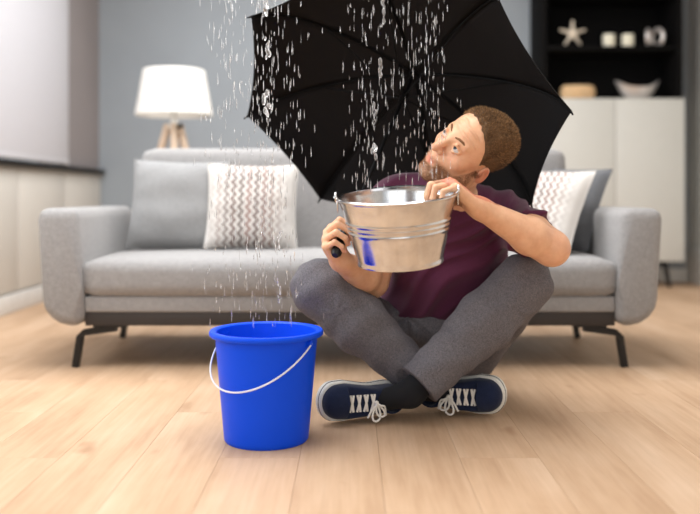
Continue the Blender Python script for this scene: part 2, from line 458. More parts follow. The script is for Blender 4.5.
def pillow(name, label, mat, c, w, h, T, rx, ry, rz, group, seed):
    r = random.Random(seed); n = 26
    bm = bmesh.new(); grid = {}
    ph = [r.uniform(0, 6) for _ in range(8)]
    for side in (1, -1):
        for i in range(n+1):
            for j in range(n+1):
                u = -1+2*i/n; v = -1+2*j/n
                edge = i in (0, n) or j in (0, n)
                if edge and side == -1: grid[side, i, j] = grid[1, i, j]; continue
                pin = 1-.06*(1-u*u)*(abs(v)**3)   # edges pulled in between the corners
                pin2 = 1-.06*(1-v*v)*(abs(u)**3)
                t = T*((1-abs(u)**2.6)*(1-abs(v)**2.6))**.55
                wr = .004*math.sin(3.1*u+5*v+ph[0])*math.sin(4*u-2*v+ph[1])+.003*math.sin(9*u*v+ph[2])*math.sin(7*v+ph[3])
                if edge: wr *= 0
                grid[side, i, j] = bm.verts.new((u*w/2*pin2, -side*(t+wr*(t/T)**.5 if t > 0 else 0), v*h/2*pin))
    for side in (1, -1):
        for i in range(n):
            for j in range(n):
                q = [grid[side, i, j], grid[side, i+1, j], grid[side, i+1, j+1], grid[side, i, j+1]]
                bm.faces.new(q if side == 1 else q[::-1])
    o = obj(name, bm, mat)
    o.location = c; o.rotation_euler = (math.radians(rx), math.radians(ry), math.radians(rz))
    tag(o, label, 'pillow', group)
    # piping seam round the edge
    pts = [(i, 0) for i in range(n)]+[(n, j) for j in range(n)]+[(n-i, n) for i in range(n)]+[(0, n-j) for j in range(n)]
    P = []
    for i, j in pts:
        u = -1+2*i/n; v = -1+2*j/n
        P.append((u*w/2*(1-.06*(1-v*v)*(abs(u)**3)), 0, v*h/2*(1-.06*(1-u*u)*(abs(v)**3))))
    bm = bmesh.new(); add_tube(bm, P, .0028, 6, True); obj('piping', bm, mat, o, local=True)
    return o
PG = 'throw pillows on the sofa'
pillow('throw_pillow', 'plain light grey throw pillow beside the left sofa arm', 'pillow_grey', (-.700, 3.47, .590), .40, .375, .075, -14, 1.5, -2, PG, 1)
pillow('throw_pillow', 'white chevron pillow propped against the plain light grey pillow', 'chevron_cloth', (-.392, 3.40, .584), .365, .345, .068, -13, 1.0, 1, PG, 2)
pillow('throw_pillow', 'white chevron pillow tilted behind the man, in front of a dark grey pillow', 'chevron_cloth', (.752, 3.36, .572), .37, .36, .065, -31, 2, -44, PG, 3)
pillow('throw_pillow', 'dark grey pillow wedged between the right sofa arm and a chevron pillow', 'pillow_dark', (.868, 3.54, .578), .38, .37, .055, -27, 3, -45, PG, 4)

# ------------------------------------------------------------------ floor lamp behind the sofa
LX, LY = -.952, 4.6
lamp = thing('floor_lamp', 'tripod lamp with white tapered shade and pale wooden legs behind the sofa', 'lamp', (LX, LY, 0))
bm = bmesh.new(); add_lathe(bm, [(.208, 1.062), (.165, 1.305), (.161, 1.305), (.204, 1.062), (.208, 1.062)], 48)
sh = obj('lamp_shade', bm, 'cream_white', lamp, local=True)
bm = bmesh.new()
add_tube(bm, [(.163*math.cos(a), .163*math.sin(a), 1.296) for a in np.linspace(0, 2*PI, 33)[:-1]], .004, 6, True)
for a in (0, 2.09, 4.19): add_tube(bm, [(0, 0, 1.296), (.163*math.cos(a), .163*math.sin(a), 1.296)], .003, 6)
obj('shade_ring', bm, 'chrome', sh, local=True)
bm = bmesh.new(); add_lathe(bm, [(0, 1.30), (.02, 1.29), (.032, 1.25), (.03, 1.215), (.016, 1.18), (.016, 1.13), (0, 1.13)], 20); obj('bulb', bm, 'bulb_white', lamp, local=True)
bm = bmesh.new(); add_lathe(bm, [(0, 1.32), (.006, 1.32), (.006, 1.13), (.018, 1.12), (.018, 1.02), (.038, 1.015), (.04, .985), (0, .98)], 24); obj('stem', bm, 'cream_white', lamp, local=True)
for a in (-2.75, -1.35, -.35):
    bm = bmesh.new(); c, s_ = math.cos(a), math.sin(a)
    add_tube(bm, [(.034*c, .034*s_, 1.01), (.09*c, .09*s_, .80), (.27*c, .27*s_, .004)], [.021, .020, .012], 12); obj('leg', bm, 'lamp_wood', lamp, local=True)
bm = bmesh.new(); add_tube(bm, [(.035, -.04, 1.0), (.05, -.062, 1.0)], .012, 12); obj('knob', bm, 'black_metal', lamp, local=True)

# ------------------------------------------------------------------ cabinet and what stands in it
CY0, CY1 = 5.80, 6.17; CXL, CXR = 1.318, 2.285
cab = thing('storage_cabinet', 'tall cabinet with black open shelves above white doors on black legs', 'cabinet', ((CXL+CXR)/2, 6, 0))
ZD, ZS, ZT = 1.296, 1.655, 2.30
box_obj('back_panel', (CXL+.01, CY1-.015, ZD), (CXR-.01, CY1, ZT), 'cabinet_black', cab)
box_obj('side_panel', (CXL-.012, CY0+.01, ZD), (CXL+.03, CY1, ZT), 'cabinet_black', cab, .003)
box_obj('side_panel', (CXR-.045, CY0+.01, ZD), (CXR-.01, CY1, ZT), 'cabinet_black', cab, .003)
box_obj('top_panel', (CXL-.012, CY0+.01, ZT), (CXR-.01, CY1, ZT+.03), 'cabinet_black', cab, .003)
box_obj('shelf', (CXL+.02, CY0+.015, ZS-.028), (CXR-.045, CY1-.015, ZS), 'cabinet_black', cab, .002)
box_obj('shelf', (CXL+.02, CY0+.015, 2.0), (CXR-.045, CY1-.015, 2.028), 'cabinet_black', cab, .002)
box_obj('carcass', (CXL, CY0+.022, .178), (CXR, CY1, ZD), 'cabinet_white', cab, .003)
xm = (615.5-350)*CY0/FPX
for a, b, hx in ((CXL, xm-.002, -.03), (xm+.002, CXR, .03)):
    d_ = box_obj('door', (a, CY0, .18), (b, CY0+.02, ZD-.004), 'cabinet_white', cab, .003)
for sx in (CXL+.12, CXR-.12):
    for sy in (CY0+.05, CY1-.06):
        bm = bmesh.new(); add_tube(bm, [(sx, sy, .178), (sx+(.03 if sx > 1.8 else -.03), sy-.005, .002)], [.019, .014], 10); obj('leg', bm, 'black_metal', cab)
bm = bmesh.new(); add_box(bm, ((CXL+CXR)/2, CY0+.05, .168), (CXR-CXL-.2, .03, .02)); obj('leg_rail', bm, 'black_metal', cab, smooth=False)

def star():
    bm = bmesh.new(); R, r_, T = .096, .024, .02
    P = []
    for k in range(5):
        a = PI/2+k*2*PI/5
        for da, rr in ((-.42, .031), (-.13, .062), (-.075, R-.008), (0, R), (.075, R-.008), (.13, .062), (.42, .031)):
            P.append((rr*math.cos(a+da), rr*math.sin(a+da)))
    n = len(P)
    f_ = [bm.verts.new((x, -.004, z)) for x, z in P]; b_ = [bm.verts.new((x, .006, z)) for x, z in P]
    m_ = [bm.verts.new((x*.55, -.016, z*.55)) for x, z in P]; c0 = bm.verts.new((0, -.022, 0)); c1 = bm.verts.new((0, .008, 0))
    for i in range(n):
        j = (i+1) % n
        bm.faces.new((f_[i], f_[j], m_[j], m_[i])); bm.faces.new((m_[i], m_[j], c0)); bm.faces.new((f_[j], f_[i], b_[i], b_[j])); bm.faces.new((b_[j], b_[i], c1))
    return bm
sf = thing('starfish', 'pale tan starfish ornament standing on the upper black shelf', 'starfish', (1.535, 5.86, ZS))
o = obj('star_body', star(), 'starfish_tan', sf, local=True); o.location = (0, 0, .090)
bm = bmesh.new(); add_box(bm, (.0, 0, .004), (.13, .06, .008), None, .003); obj('base', bm, 'cabinet_black', sf, local=True)
for x, lb in ((1.785, 'cream pillar candle on the upper shelf, next to the starfish'), (1.915, 'cream pillar candle on the upper shelf, next to the silver rings')):
    c_ = thing('candle', lb, 'candle', (x, 5.86, ZS), 'pillar candles on the shelf')
    bm = bmesh.new(); add_lathe(bm, [(0, 0), (.038, 0), (.041, .004), (.041, .078), (.038, .084), (.03, .081), (0, .079)], 28); obj('wax', bm, 'candle_cream', c_, local=True)
    bm = bmesh.new(); add_tube(bm, [(0, 0, .078), (0, 0, .088), (.003, 0, .094)], .0016, 6); obj('wick', bm, 'cabinet_black', c_, local=True)
ro = thing('ring_ornament', 'pair of upright silver rings on the upper shelf by the cabinet side', 'ornament', (2.085, 5.86, ZS))
for dx, tilt, R in ((-.03, 1.18, .052), (.035, -1.2, .054)):
    bm = bmesh.new()
    pts = [(R*math.cos(a)*math.cos(tilt)+dx, R*math.cos(a)*math.sin(tilt), R*math.sin(a)+R+.012) for a in np.linspace(0, 2*PI, 29)[:-1]]
    add_tube(bm, pts, .014, 8, True); obj('ring', bm, 'silver', ro, local=True)
bm = bmesh.new(); add_lathe(bm, [(0, 0), (.06, 0), (.06, .006), (0, .006)], 28); obj('base', bm, 'cabinet_black', ro, local=True)
bk = thing('oval_box', 'low tan woven oval box on the white cabinet top', 'box', (1.575, 5.88, ZD+.001))
bm = bmesh.new()
for k in range(7):
    z = .008+k*.0125; e = 1-.10*(abs(k-3)/3)**2
    add_tube(bm, [(.112*e*math.copysign(abs(math.cos(a))**.9, math.cos(a)), .07*e*math.copysign(abs(math.sin(a))**.7, math.sin(a)), z+.0012*math.sin(14*a+k*PI)) for a in np.linspace(0, 2*PI, 49)[:-1]], .0078, 6, True)
obj('weave', bm, 'basket_tan', bk, local=True)
bm = bmesh.new(); add_lathe(bm, [(0, .088), (.7, .088), (1, .082), (1, .004), (0, .004)], 40)
for v in bm.verts: v.co.x *= .104; v.co.y *= .064
obj('lid', bm, 'basket_tan', bk, local=True)
bw = thing('boat_bowl', 'silver boat-shaped bowl with raised ends on the white cabinet top', 'bowl', (1.99, 5.89, ZD+.001))
def boat(out):
    bm = bmesh.new(); n, m = 36, 8
    def pt(i, j, inner):
        a = 2*PI*i/n; r = j/m
        x = .155*math.cos(a); y = .075*math.sin(a); rim = .078+.050*abs(math.cos(a))**2.5
        k = .25+.75*r
        return (x*k**.8*(.97 if inner else 1), y*k*(.95 if inner else 1), (rim*r**1.8)+(.010 if inner else 0)*(1-r)+.002)
    O = [[bm.verts.new(pt(i, j, 0)) for i in range(n)] for j in range(m+1)]; I_ = [[bm.verts.new(pt(i, j, 1)) for i in range(n)] for j in range(m+1)]
    for L, fl in ((O, 0), (I_, 1)):
        for j in range(m):
            for i in range(n):
                q = [L[j][i], L[j][(i+1) % n], L[j+1][(i+1) % n], L[j+1][i]]; bm.faces.new(q[::-1] if fl else q)
        bm.faces.new(L[0])
    for i in range(n): bm.faces.new((O[m][i], O[m][(i+1) % n], I_[m][(i+1) % n], I_[m][i]))
    return bm
obj('bowl_shell', boat(1), 'silver', bw, local=True)

# ------------------------------------------------------------------ blue bucket
BX, BY = -.214, 2.18
bb = thing('plastic_bucket', 'bright blue plastic bucket standing on the floor', 'bucket', (BX, BY, 0))
bm = bmesh.new()
add_lathe(bm, [(0, .006), (.100, .006), (.1045, 0), (.1075, .004), (.1085, .012), (.1305, .262), (.1305, .2665), (.143, .2665), (.1455, .270), (.1455, .2765), (.143, .2805), (.132, .2805), (.1275, .277), (.1055, .014), (0, .012)], 72)
obj('pail', bm, 'blue_plastic', bb, local=True)
ax = Vector((.857, -.515, 0)); fr_ = Vector((-.515, -.857, 0))
for s_ in (1, -1):
    bm = bmesh.new(); p = ax*(s_*.131)+Vector((0, 0, .256))
    add_tube(bm, [p-ax*s_*.006, p+ax*s_*.008, p+ax*s_*.010], [.0085, .0085, .005], 12); obj('ear', bm, 'blue_plastic', bb, local=True)
bm = bmesh.new(); pts = []
for t_ in np.linspace(0, PI, 41):
    pts.append(ax*(math.cos(t_)*.139)+fr_*(math.sin(t_)*.147)+Vector((0, 0, .256-.108*math.sin(t_))))
add_tube(bm, pts, .0022, 8); obj('bail', bm, 'white_wire', bb, local=True)

# ------------------------------------------------------------------ metal bucket, held
mb = thing('metal_bucket', 'galvanised steel bucket held up by the man to catch water', 'bucket')
upv = Vector((-.062, -.152, 1)).normalized(); rx_ = (Vector((1, 0, .075))-upv*Vector((1, 0, .075)).dot(upv)).normalized(); ry_ = upv.cross(rx_)
MM = Matrix((rx_, ry_, upv)).transposed().to_4x4()
bot = at(400.5, 260.5, 2.15)
MM.translation = bot
mb.matrix_basis = MM
H = .166; R0, R1 = .1075, .1470
def rad(z): return R0+(R1-R0)*z/H
prof = [(0, .006), (R0-.004, .006), (R0-.002, -.002), (R0+.002, -.003), (R0+.003, .002), (R0+.002, .008)]
for z in np.linspace(.012, H-.004, 60):
    b = sum(.0022*math.exp(-((z-c)/.0032)**2) for c in (.083, .095, .107))
    prof.append((rad(z)+b, z))
prof += [(R1+.002, H-.004), (R1+.0045, H-.001), (R1+.0045, H+.003), (R1+.001, H+.005), (R1-.003, H+.003)]
for z in np.linspace(H-.004, .010, 16): prof.append((rad(z)-.0015, z))
prof.append((0, .008))
bm = bmesh.new(); add_lathe(bm, prof, 96); obj('pail', bm, 'galvanised', mb, local=True)
for s_ in (1, -1):
    bm = bmesh.new(); c = Vector((s_*(R1+.006), 0, H+.006))
    add_tube(bm, [c+Vector((0, .012*math.cos(a), .012*math.sin(a))) for a in np.linspace(0, 2*PI, 19)[:-1]], .0030, 8, True)
    add_box(bm, (s_*(R1+.003), 0, H-.016), (.004, .03, .03), None, .001, 1)
    obj('ear', bm, 'chrome', mb, local=True)
bm = bmesh.new()
pts = [Vector((math.cos(t_)*(R1+.010), math.sin(t_)*(R1+.012), H+.006-.045*math.sin(t_))) for t_ in np.linspace(0, PI, 41)]
add_tube(bm, pts, .0024, 8); obj('bail', bm, 'chrome', mb, local=True)

# ------------------------------------------------------------------ umbrella
HUB = Vector((.206, 2.7406, 1.0175)); NA = Vector((-.30394, -.66565, -.68157)).normalized()
uR, uH, uPH = .5246, .2097, .81955
uu = NA.cross(Vector((0, 0, 1))).normalized(); uv = uu.cross(NA)
um = thing('umbrella', 'open black umbrella seen from inside, held behind the man', 'umbrella', tuple(HUB+NA*.83))
def dirk(k): a = uPH-k*PI/4; return uu*math.cos(a)+uv*math.sin(a)
def ribpt(k, s):             # s 0..1 along a rib, arched from the hub out to the tip
    a = s*1.02
    return HUB+NA*(uH*(s**1.75))+dirk(k)*(uR*math.sin(s*PI/2*.86)/math.sin(PI/2*.86))
for k in range(8):
    bm = bmesh.new(); ns, nw = 14, 10; g = []
    for i in range(ns+1):
        s_ = .02+.98*i/ns; A, B = ribpt(k, s_), ribpt(k+1, s_); row = []
        for j in range(nw+1):
            f = j/nw; p = A.lerp(B, f)
            sag = 4*f*(1-f)
            mid = HUB+NA*((A-HUB).dot(NA))
            p = p+(mid-p)*(.032*sag*s_)-NA*(.004*sag*math.sin(s_*PI))       # scalloped hem, slightly billowed
            row.append(bm.verts.new(p))
        g.append(row)
    for i in range(ns):
        for j in range(nw): bm.faces.new((g[i][j], g[i+1][j], g[i+1][j+1], g[i][j+1]))
    o = obj('canopy_panel', bm, 'umbrella_cloth', um)
    m = o.modifiers.new('thickness', 'SOLIDIFY'); m.thickness = .0012
for k in range(8):
    bm = bmesh.new(); add_tube(bm, [ribpt(k, s_)+NA*.006 for s_ in np.linspace(.03, 1.0, 18)], .0036, 6); r_ = obj('rib', bm, 'umbrella_metal', um)
    bm = bmesh.new(); e = ribpt(k, 1.0); d_ = (e-ribpt(k, .96)).normalized(); add_tube(bm, [e+NA*.005-d_*.012, e+NA*.005+d_*.012], [.004, .0025], 8); obj('rib_tip', bm, 'umbrella_metal', r_)
    bm = bmesh.new(); add_tube(bm, [HUB+NA*.13+dirk(k)*.014, ribpt(k, .46)+NA*.007], .0028, 6); obj('stretcher', bm, 'umbrella_metal', um)
bm = bmesh.new(); add_tube(bm, [HUB-NA*.07, HUB-NA*.05, HUB+NA*.76], [.003, .0055, .0055], 12); obj('shaft', bm, 'umbrella_metal', um)
bm = bmesh.new(); add_tube(bm, [HUB+NA*.0, HUB+NA*.02], .014, 14); obj('hub_collar', bm, 'umbrella_metal', um)
bm = bmesh.new(); add_tube(bm, [HUB+NA*.105, HUB+NA*.13, HUB+NA*.155], [.013, .013, .009], 14); obj('runner', bm, 'umbrella_metal', um)
bm = bmesh.new(); add_tube(bm, [HUB+NA*.66, HUB+NA*.67, HUB+NA*.77, HUB+NA*.798, HUB+NA*.806], [.009, .0125, .0135, .0145, .009], 14); obj('handle', bm, 'black_metal', um)

# ------------------------------------------------------------------ the man
man = thing('person', 'seated person in burgundy t-shirt and grey trousers looking up, holding a steel bucket', 'person', (.27, 2.72, 0))
# head frame
Fh = V(-.72, -.66, .22); Uh = V(.61, -.44, .66); Lh = V(.35, -.62, -.70)
Fh /= np.linalg.norm(Fh); Uh -= Fh*(Uh@Fh); Uh /= np.linalg.norm(Uh); Lh = np.cross(Fh, Uh); Lh = -Lh if Lh@V(.35, -.62, -.70) < 0 else Lh
HC = V(.324, 2.276, .748)
RH = np.stack([Lh, Fh, Uh])       # rows: local axes
HS = 1.0
def tohead(p): return (p-HC)@RH.T/HS
def fromhead(q): return HC+HS*(np.asarray(q, float)@RH)
def cran(q): return smin(ell(q, (0, -.018, .036), (.0745, .093, .079)), ell(q, (0, .02, .03), (.066, .072, .072)), .02)
def head_local(q, feat=True):
    m = np.abs(q[:, 0]); qm = q.copy(); qm[:, 0] = m
    d = cran(q)
    d = smin(d, ell(q, (0, .026, -.041), (.060, .062, .084)), .03)
    d = smin(d, rc(qm, (.054, -.010, -.045), (.050, .0, -.068), .016, .016), .025)
    d = smin(d, rc(qm, (.050, .002, -.068), (.014, .066, -.109), .018, .017), .025)
    d = smin(d, ell(q, (0, .073, -.111), (.022, .018, .016)), .016)
    d = smin(d, rc(qm, (0, .082, .021), (.040, .070, .018), .012, .010), .014)       # brow
    d = smin(d, sph(qm, (.044, .055, -.028), .022), .02)                            # cheekbone
    d = smin(d, ell(q, (0, .076, -.071), (.030, .020, .024)), .018)
    d = smax(d, -ell(qm, (.032, .098, -.001), (.021, .018, .0135)), .010)           # eye socket
    d = smin(d, rc(q, (0, .087, .010), (0, .113, -.034), .0080, .0115), .010)        # nose
    d = smin(d, sph(qm, (.012, .099, -.037), .0082), .006)
    d = smax(d, -sph(qm, (.0065, .108, -.046), .0035), .003)
    d = smin(d, rc(qm, (0, .0955, -.0675), (.021, .086, -.071), .0052, .003), .005)  # lips
    d = smin(d, rc(qm, (0, .0945, -.0805), (.019, .086, -.077), .0062, .003), .005)
    d = smax(d, -rc(qm, (0, .104, -.0742), (.018, .094, -.0745), .0062, .003), .003)
    # lids
    d = smin(d, smin(rc(qm, (.017, .0845, .001), (.032, .0920, .0112), .003, .0034), rc(qm, (.032, .0920, .0112), (.046, .079, .002), .0034, .003), .003), .004)
    d = smin(d, smin(rc(qm, (.018, .084, -.003), (.032, .0885, -.0118), .003, .003), rc(qm, (.032, .0885, -.0118), (.045, .079, -.002), .003, .003), .003), .004)
    # ear
    a = .25; Re = np.array([[1, 0, 0], [0, math.cos(a), math.sin(a)], [0, -math.sin(a), math.cos(a)]])
    e = ell(qm, (.0765, -.016, -.020), (.0075, .018, .029), Re)
    e = smax(e, -ell(qm, (.0855, -.014, -.018), (.007, .012, .020), Re), .004)
    e = smin(e, rc(qm, (.070, -.006, -.018), (.078, -.004, -.020), .007, .006), .006)
    d = smin(d, e, .006)
    return d
# joints
SL, EL, WL = V(.468, 2.52, .553), V(.536, 2.262, .484), V(.322, 2.165, .596)
SR, ER, WR = V(.122, 2.535, .602), V(.065, 2.50, .372), V(-.030, 2.288, .452)
NB = V(.296, 2.480, .628)
HIPR, HIPL = V(.185, 2.74, .115), V(.375, 2.74, .115)
KR, KL = V(-.085, 2.42, .362), V(.495, 2.43, .372)
AR, AL = V(.225, 2.44, .075), V(.165, 2.325, .082)
def hand_segments(W, d, n, s, side, curl, thumb, scale=1.0, spread=.0):
    """capsules of a hand: wrist W, finger direction d, palm normal n, thumb side s"""
    seg = []; tips = []
    lens = [(.046, .027, .021), (.050, .031, .022), (.046, .029, .021), (.036, .022, .018)]
    kn = [(.088, .031, .0), (.092, .0105, -.002), (.087, -.010, -.001), (.078, -.029, .003)]
    r0 = [.0098, .0100, .0096, .0084]
    for i in range(4):
        K = W+scale*(d*kn[i][0]+s*kn[i][1]+n*kn[i][2])
        base = W+scale*(d*.012+s*kn[i][1]*.55+n*.002)
        seg.append((base, K, .0145*scale, .0125*scale))
        p = K; ang = 0
        c = curl[i] if isinstance(curl[0], (tuple, list)) else curl
        for j in range(3):
            ang += math.radians(c[j]); dd = d*math.cos(ang)+n*math.sin(ang)+s*(spread*(1.5-i))
            dd /= np.linalg.norm(dd)
            q = p+dd*lens[i][j]*scale
            seg.append((p, q, (r0[i]-.0009*j)*scale, (r0[i]-.0009*(j+1))*scale)); p = q
        tips.append((p, dd, n, d, ang))
    # heel of the hand and thumb
    seg.append((W+scale*(d*.020+s*.014+n*.006), W+scale*(d*.055+s*.022+n*.008), .017*scale, .014*scale))
    seg.append((W+scale*(d*.020-s*.016+n*.006), W+scale*(d*.060-s*.020+n*.007), .016*scale, .013*scale))
    p = W+scale*(d*.028+s*.024+n*.006)
    for (td, tl, r1, r2) in thumb:
        dd = d*td[0]+n*td[1]+s*td[2]; dd = dd/np.linalg.norm(dd); q = p+dd*tl*scale
        seg.append((p, q, r1*scale, r2*scale)); p = q
    return seg, tips
def frame(d, s):
    d = d/np.linalg.norm(d); s = s-d*(s@d); s /= np.linalg.norm(s); return d, s
dL, sL = frame(V(-.74, -.12, .66), V(-.28, .94, .12)); nL = np.cross(dL, -sL); nL = nL if nL[2] < 0 else -nL
HL, tipsL = hand_segments(WL, dL, nL, sL, 'L', [(46, 62, 34), (50, 62, 34), (54, 62, 34), (60, 58, 34)],
    [((.55, .55, .62), .040, .0125, .0110), ((.85, .5, .1), .032, .0110, .0098), ((.9, .42, -.1), .026, .0098, .0082)])
gS = np.array(-NA); dR, sR = frame(V(-.33, -.59, .73), gS); sR = frame(dR, gS)[1]; nR = np.cross(sR, dR)
HR, tipsR = hand_segments(WR, dR, nR, sR, 'R', [(52, 78, 48), (54, 80, 48), (58, 80, 46), (62, 78, 46)],
    [((.45, .75, .6), .040, .0125, .0110), ((.5, .85, .25), .030, .0110, .0098), ((.35, .95, -.1), .026, .0098, .0082)])
def segs(p, L, k):
    d = None
    for a, b, r1, r2 in L:
        e = rc(p, a, b, r1, r2); d = e if d is None else smin(d, e, k)
    return d
def hand(p, L, k=.005):      # palm blended, fingers kept apart
    d = segs(p, L[12+4:], .012)
    for i in range(4):
        m = L[4*i]; d = smin(d, rc(p, *m), .012)
    for i in range(4):
        f = segs(p, L[4*i+1:4*i+4], .003); d = smin(d, f, .0045)
    return d
def order(L):                # four metacarpal+finger chains come first, then heel pads and thumb
    return L
def torso(p, o=0.):
    d = ell(p, (.300, 2.575, .455), (.168+o, .118+o, .165+o))
    d = smin(d, rc(p, (.150, 2.54, .602), (.445, 2.53, .562), .060+o, .058+o), .06)
    d = smin(d, rc(p, (.17, 2.545, .615), (.27, 2.51, .625), .052+o, .055+o), .05)
    d = smin(d, ell(p, (.280, 2.655, .290), (.158+o, .118+o, .150+o)), .07)
    d = smin(d, ell(p, (.280, 2.735, .150), (.165+o, .135+o, .120+o)), .06)
    d = smin(d, rc(p, (.25, 2.50, .59), (.37, 2.50, .585), .055+o, .055+o), .06)
    return d
def uarm(p, o, which):
    S_, E_ = (SL, EL) if which else (SR, ER)
    m = S_+(E_-S_)*.55
    return smin(rc(p, S_, m, .056+o, .050+o), rc(p, m, E_, .050+o, .044+o), .02)
def farm(p, which):
    E_, W_ = (EL, WL) if which else (ER, WR)
    m = E_+(W_-E_)*.30
    d = smin(rc(p, E_, m, .043, .048), rc(p, m, W_, .048, .0255), .02)
    x = W_-(W_-E_)*.05
    return smin(d, sph(p, x, .026), .02)
def legs(p, rt, rk, rs, ra, pel, sep):
    def one(H, K, A):
        t = rc(p, H, K, rt, rk); m = K+(A-K)*.35
        s_ = smin(rc(p, K, m, rk, rs), rc(p, m, A, rs, ra), .03)
        return t, s_
    tR, s_R = one(HIPR, KR, AR); tL, s_L = one(HIPL, KL, AL)
    lr = smin(smin(tR, pel, .05), s_R, .025); ll = smin(smin(tL, pel, .05), s_L, .025)
    return smin(lr, ll, sep)
NK0 = fromhead((0, -.030, -.070)); NK1 = fromhead((0, -.022, -.035))
def masked(p, d, c, r, g, k):
    m = ((p-c)**2).sum(1) < r*r
    if m.any(): d[m] = smin(d[m], g(p[m]), k)
    return d
def body(p):
    d = torso(p)
    d = smin(d, uarm(p, 0, 1), .04); d = smin(d, uarm(p, 0, 0), .04)
    d = smin(d, legs(p, .070, .052, .050, .034, d, .004), .02)
    d = smin(d, smin(rc(p, NB, NK0, .062, .054), rc(p, NK0, NK1, .054, .05), .02), .03)
    d = smin(d, farm(p, 1), .015); d = smin(d, farm(p, 0), .015)
    d = masked(p, d, HC, .24, lambda q: head_local(tohead(q))*HS, .012)
    d = masked(p, d, WL, .26, lambda q: hand(q, HL), .014)
    d = masked(p, d, WR, .26, lambda q: hand(q, HR), .014)
    return d
P, Q = surface_net(body, (-.22, 2.02, .0), (.68, 2.92, .93), .003)
bo = net_obj('body', P, Q, 'skin', man)
q = tohead(P); near = ((P-HC)**2).sum(1) < .19**2
def beard_mask(q):
    m = np.abs(q[:, 0]); y, z = q[:, 1], q[:, 2]
    line = np.where(y > .06, -.054-.15*np.maximum(0, .02-m), np.interp(y, [-.02, .0, .02, .045, .06], [-.0, -.006, -.035, -.060, -.055]))
    low = np.interp(y, [-.02, .0, .04, .08], [-.066, -.105, -.15, -.16])
    k = sstep(line-z, 0, .010)*sstep(z-low, 0, .012)*sstep(y, -.012, .002)
    lips = np.exp(-((m/.020)**4))*np.exp(-(((z+.074)/.0095)**4))*(y > .075)
    nose = np.exp(-((m/.018)**4))*sstep(z, -.055, -.048)
    return k*(1-lips)*(1-nose), lips
kb, lips = beard_mask(q)
m = np.abs(q[:, 0])
red = np.zeros(len(P))
red = np.maximum(red, lips)
red = np.maximum(red, .55*np.exp(-((m/.018)**2+((q[:, 1]-.108)/.02)**2+((q[:, 2]+.034)/.016)**2)))
red = np.maximum(red, .85*sstep(m, .073, .082)*(np.abs(q[:, 2]+.015) < .045))
red = np.maximum(red, .30*np.exp(-(((m-.042)/.022)**2+((q[:, 2]+.03)/.022)**2))*(q[:, 1] > .03))
crease = (np.sin((q[:, 2]+.25*m*m/.05+.002*np.sin(q[:, 0]*120))*2*PI/.0125)*.5+.5)*(.55+.45*np.sin(q[:, 2]*310+q[:, 0]*40))*sstep(q[:, 2], .030, .042)*sstep(-q[:, 2], -.085, -.070)*sstep(q[:, 1], .045, .06)
for (t_, d_, n_, d0, a_) in tipsL+tipsR:
    red = np.maximum(red, .45*np.exp(-((P-t_)**2).sum(1)/.016**2))
for E_ in (EL,): red = np.maximum(red, .35*np.exp(-((P-E_)**2).sum(1)/.06**2))
colr = np.zeros((len(P), 4), np.float32); colr[:, 3] = 1
farred = (~near)
colr[:, 0] = np.where(near, red, np.minimum(red, .5)*(np.abs(((P-HC)**2).sum(1)) > 0))
# values driven by head coordinates apply to the head only
hand_red = np.zeros(len(P))
for (t_, d_, n_, d0, a_) in tipsL+tipsR: hand_red = np.maximum(hand_red, .45*np.exp(-((P-t_)**2).sum(1)/.016**2))
hand_red = np.maximum(hand_red, .3*np.exp(-((P-EL)**2).sum(1)/.06**2))
colr[:, 0] = np.where(near, red, hand_red); colr[:, 1] = np.where(near, kb, 0); colr[:, 2] = np.where(near, crease, 0)
at_ = bo.data.color_attributes.new('tint', 'FLOAT_COLOR', 'POINT'); at_.data.foreach_set('color', colr.ravel())

# hair and beard
def zc(y): return np.interp(y, [-.12, -.09, -.055, -.035, -.02, .004, .014, .024, .045, .066, .085], [-.055, -.06, -.058, -.045, -.022, -.006, -.020, .002, .045, .076, .098])
def hair_off(q):
    k = q[:, 2]-zc(q[:, 1])+.05*np.clip(np.abs(q[:, 0])-.035, 0, 1)*(q[:, 1] > .03)*-1
    k = k+.004*np.sin(q[:, 0]*210+q[:, 2]*90)*np.sin(q[:, 1]*170-q[:, 2]*130)
    top = sstep(q[:, 2], .03, .10)
    o = -.004+(.0078+.0045*top)*sstep(k, 0, .028)
    return np.where(k > -.012, o, -.015)
def hair(p):
    q = tohead(p)
    n_ = .0013*np.sin(q[:, 0]*260+40*q[:, 1])*np.sin(q[:, 1]*150+q[:, 2]*90)+.001*np.sin(q[:, 0]*410+q[:, 2]*170)
    return (cran(q)-hair_off(q)-n_)*HS*.85
P, Q = surface_net(hair, HC-.17, HC+.17, .0026)
hq = tohead(P); ok = (hair_off(hq) > -.0035)
fk = ok[Q].any(1); Q = Q[fk]; used = np.unique(Q); remap = np.full(len(P), -1); remap[used] = np.arange(len(used)); P = P[used]; Q = remap[Q]
ho = net_obj('hair', P, Q, 'hair_brown', man)
def strands(name, P, cen, n, length, wid, lean, mat, weight, parent):
    idx = rng.choice(len(P), n, p=weight/weight.sum()); bm = bmesh.new()
    for i in idx:
        b = Vector(P[i]); nrm = (b-Vector(cen)).normalized(); d = (nrm+Vector(lean)*.8+Vector(rng.normal(0, .25, 3))).normalized()
        s_ = d.cross(Vector(rng.normal(0, 1, 3))).normalized()*wid; L = length*rng.uniform(.6, 1.2)
        s2 = d.cross(s_).normalized()*wid; b = b-nrm*.002
        v = [bm.verts.new(b+s_), bm.verts.new(b-s_*.5+s2*.8), bm.verts.new(b-s_*.5-s2*.8), bm.verts.new(b+d*L)]
        for a, c_, e_ in ((0, 1, 3), (1, 2, 3), (2, 0, 3)): bm.faces.new((v[a], v[c_], v[e_]))
    o = obj(name, bm, mat, parent, smooth=False); o['kind'] = 'stuff'; return o
hw = np.clip(hair_off(tohead(P))+.0035, 0, 1)
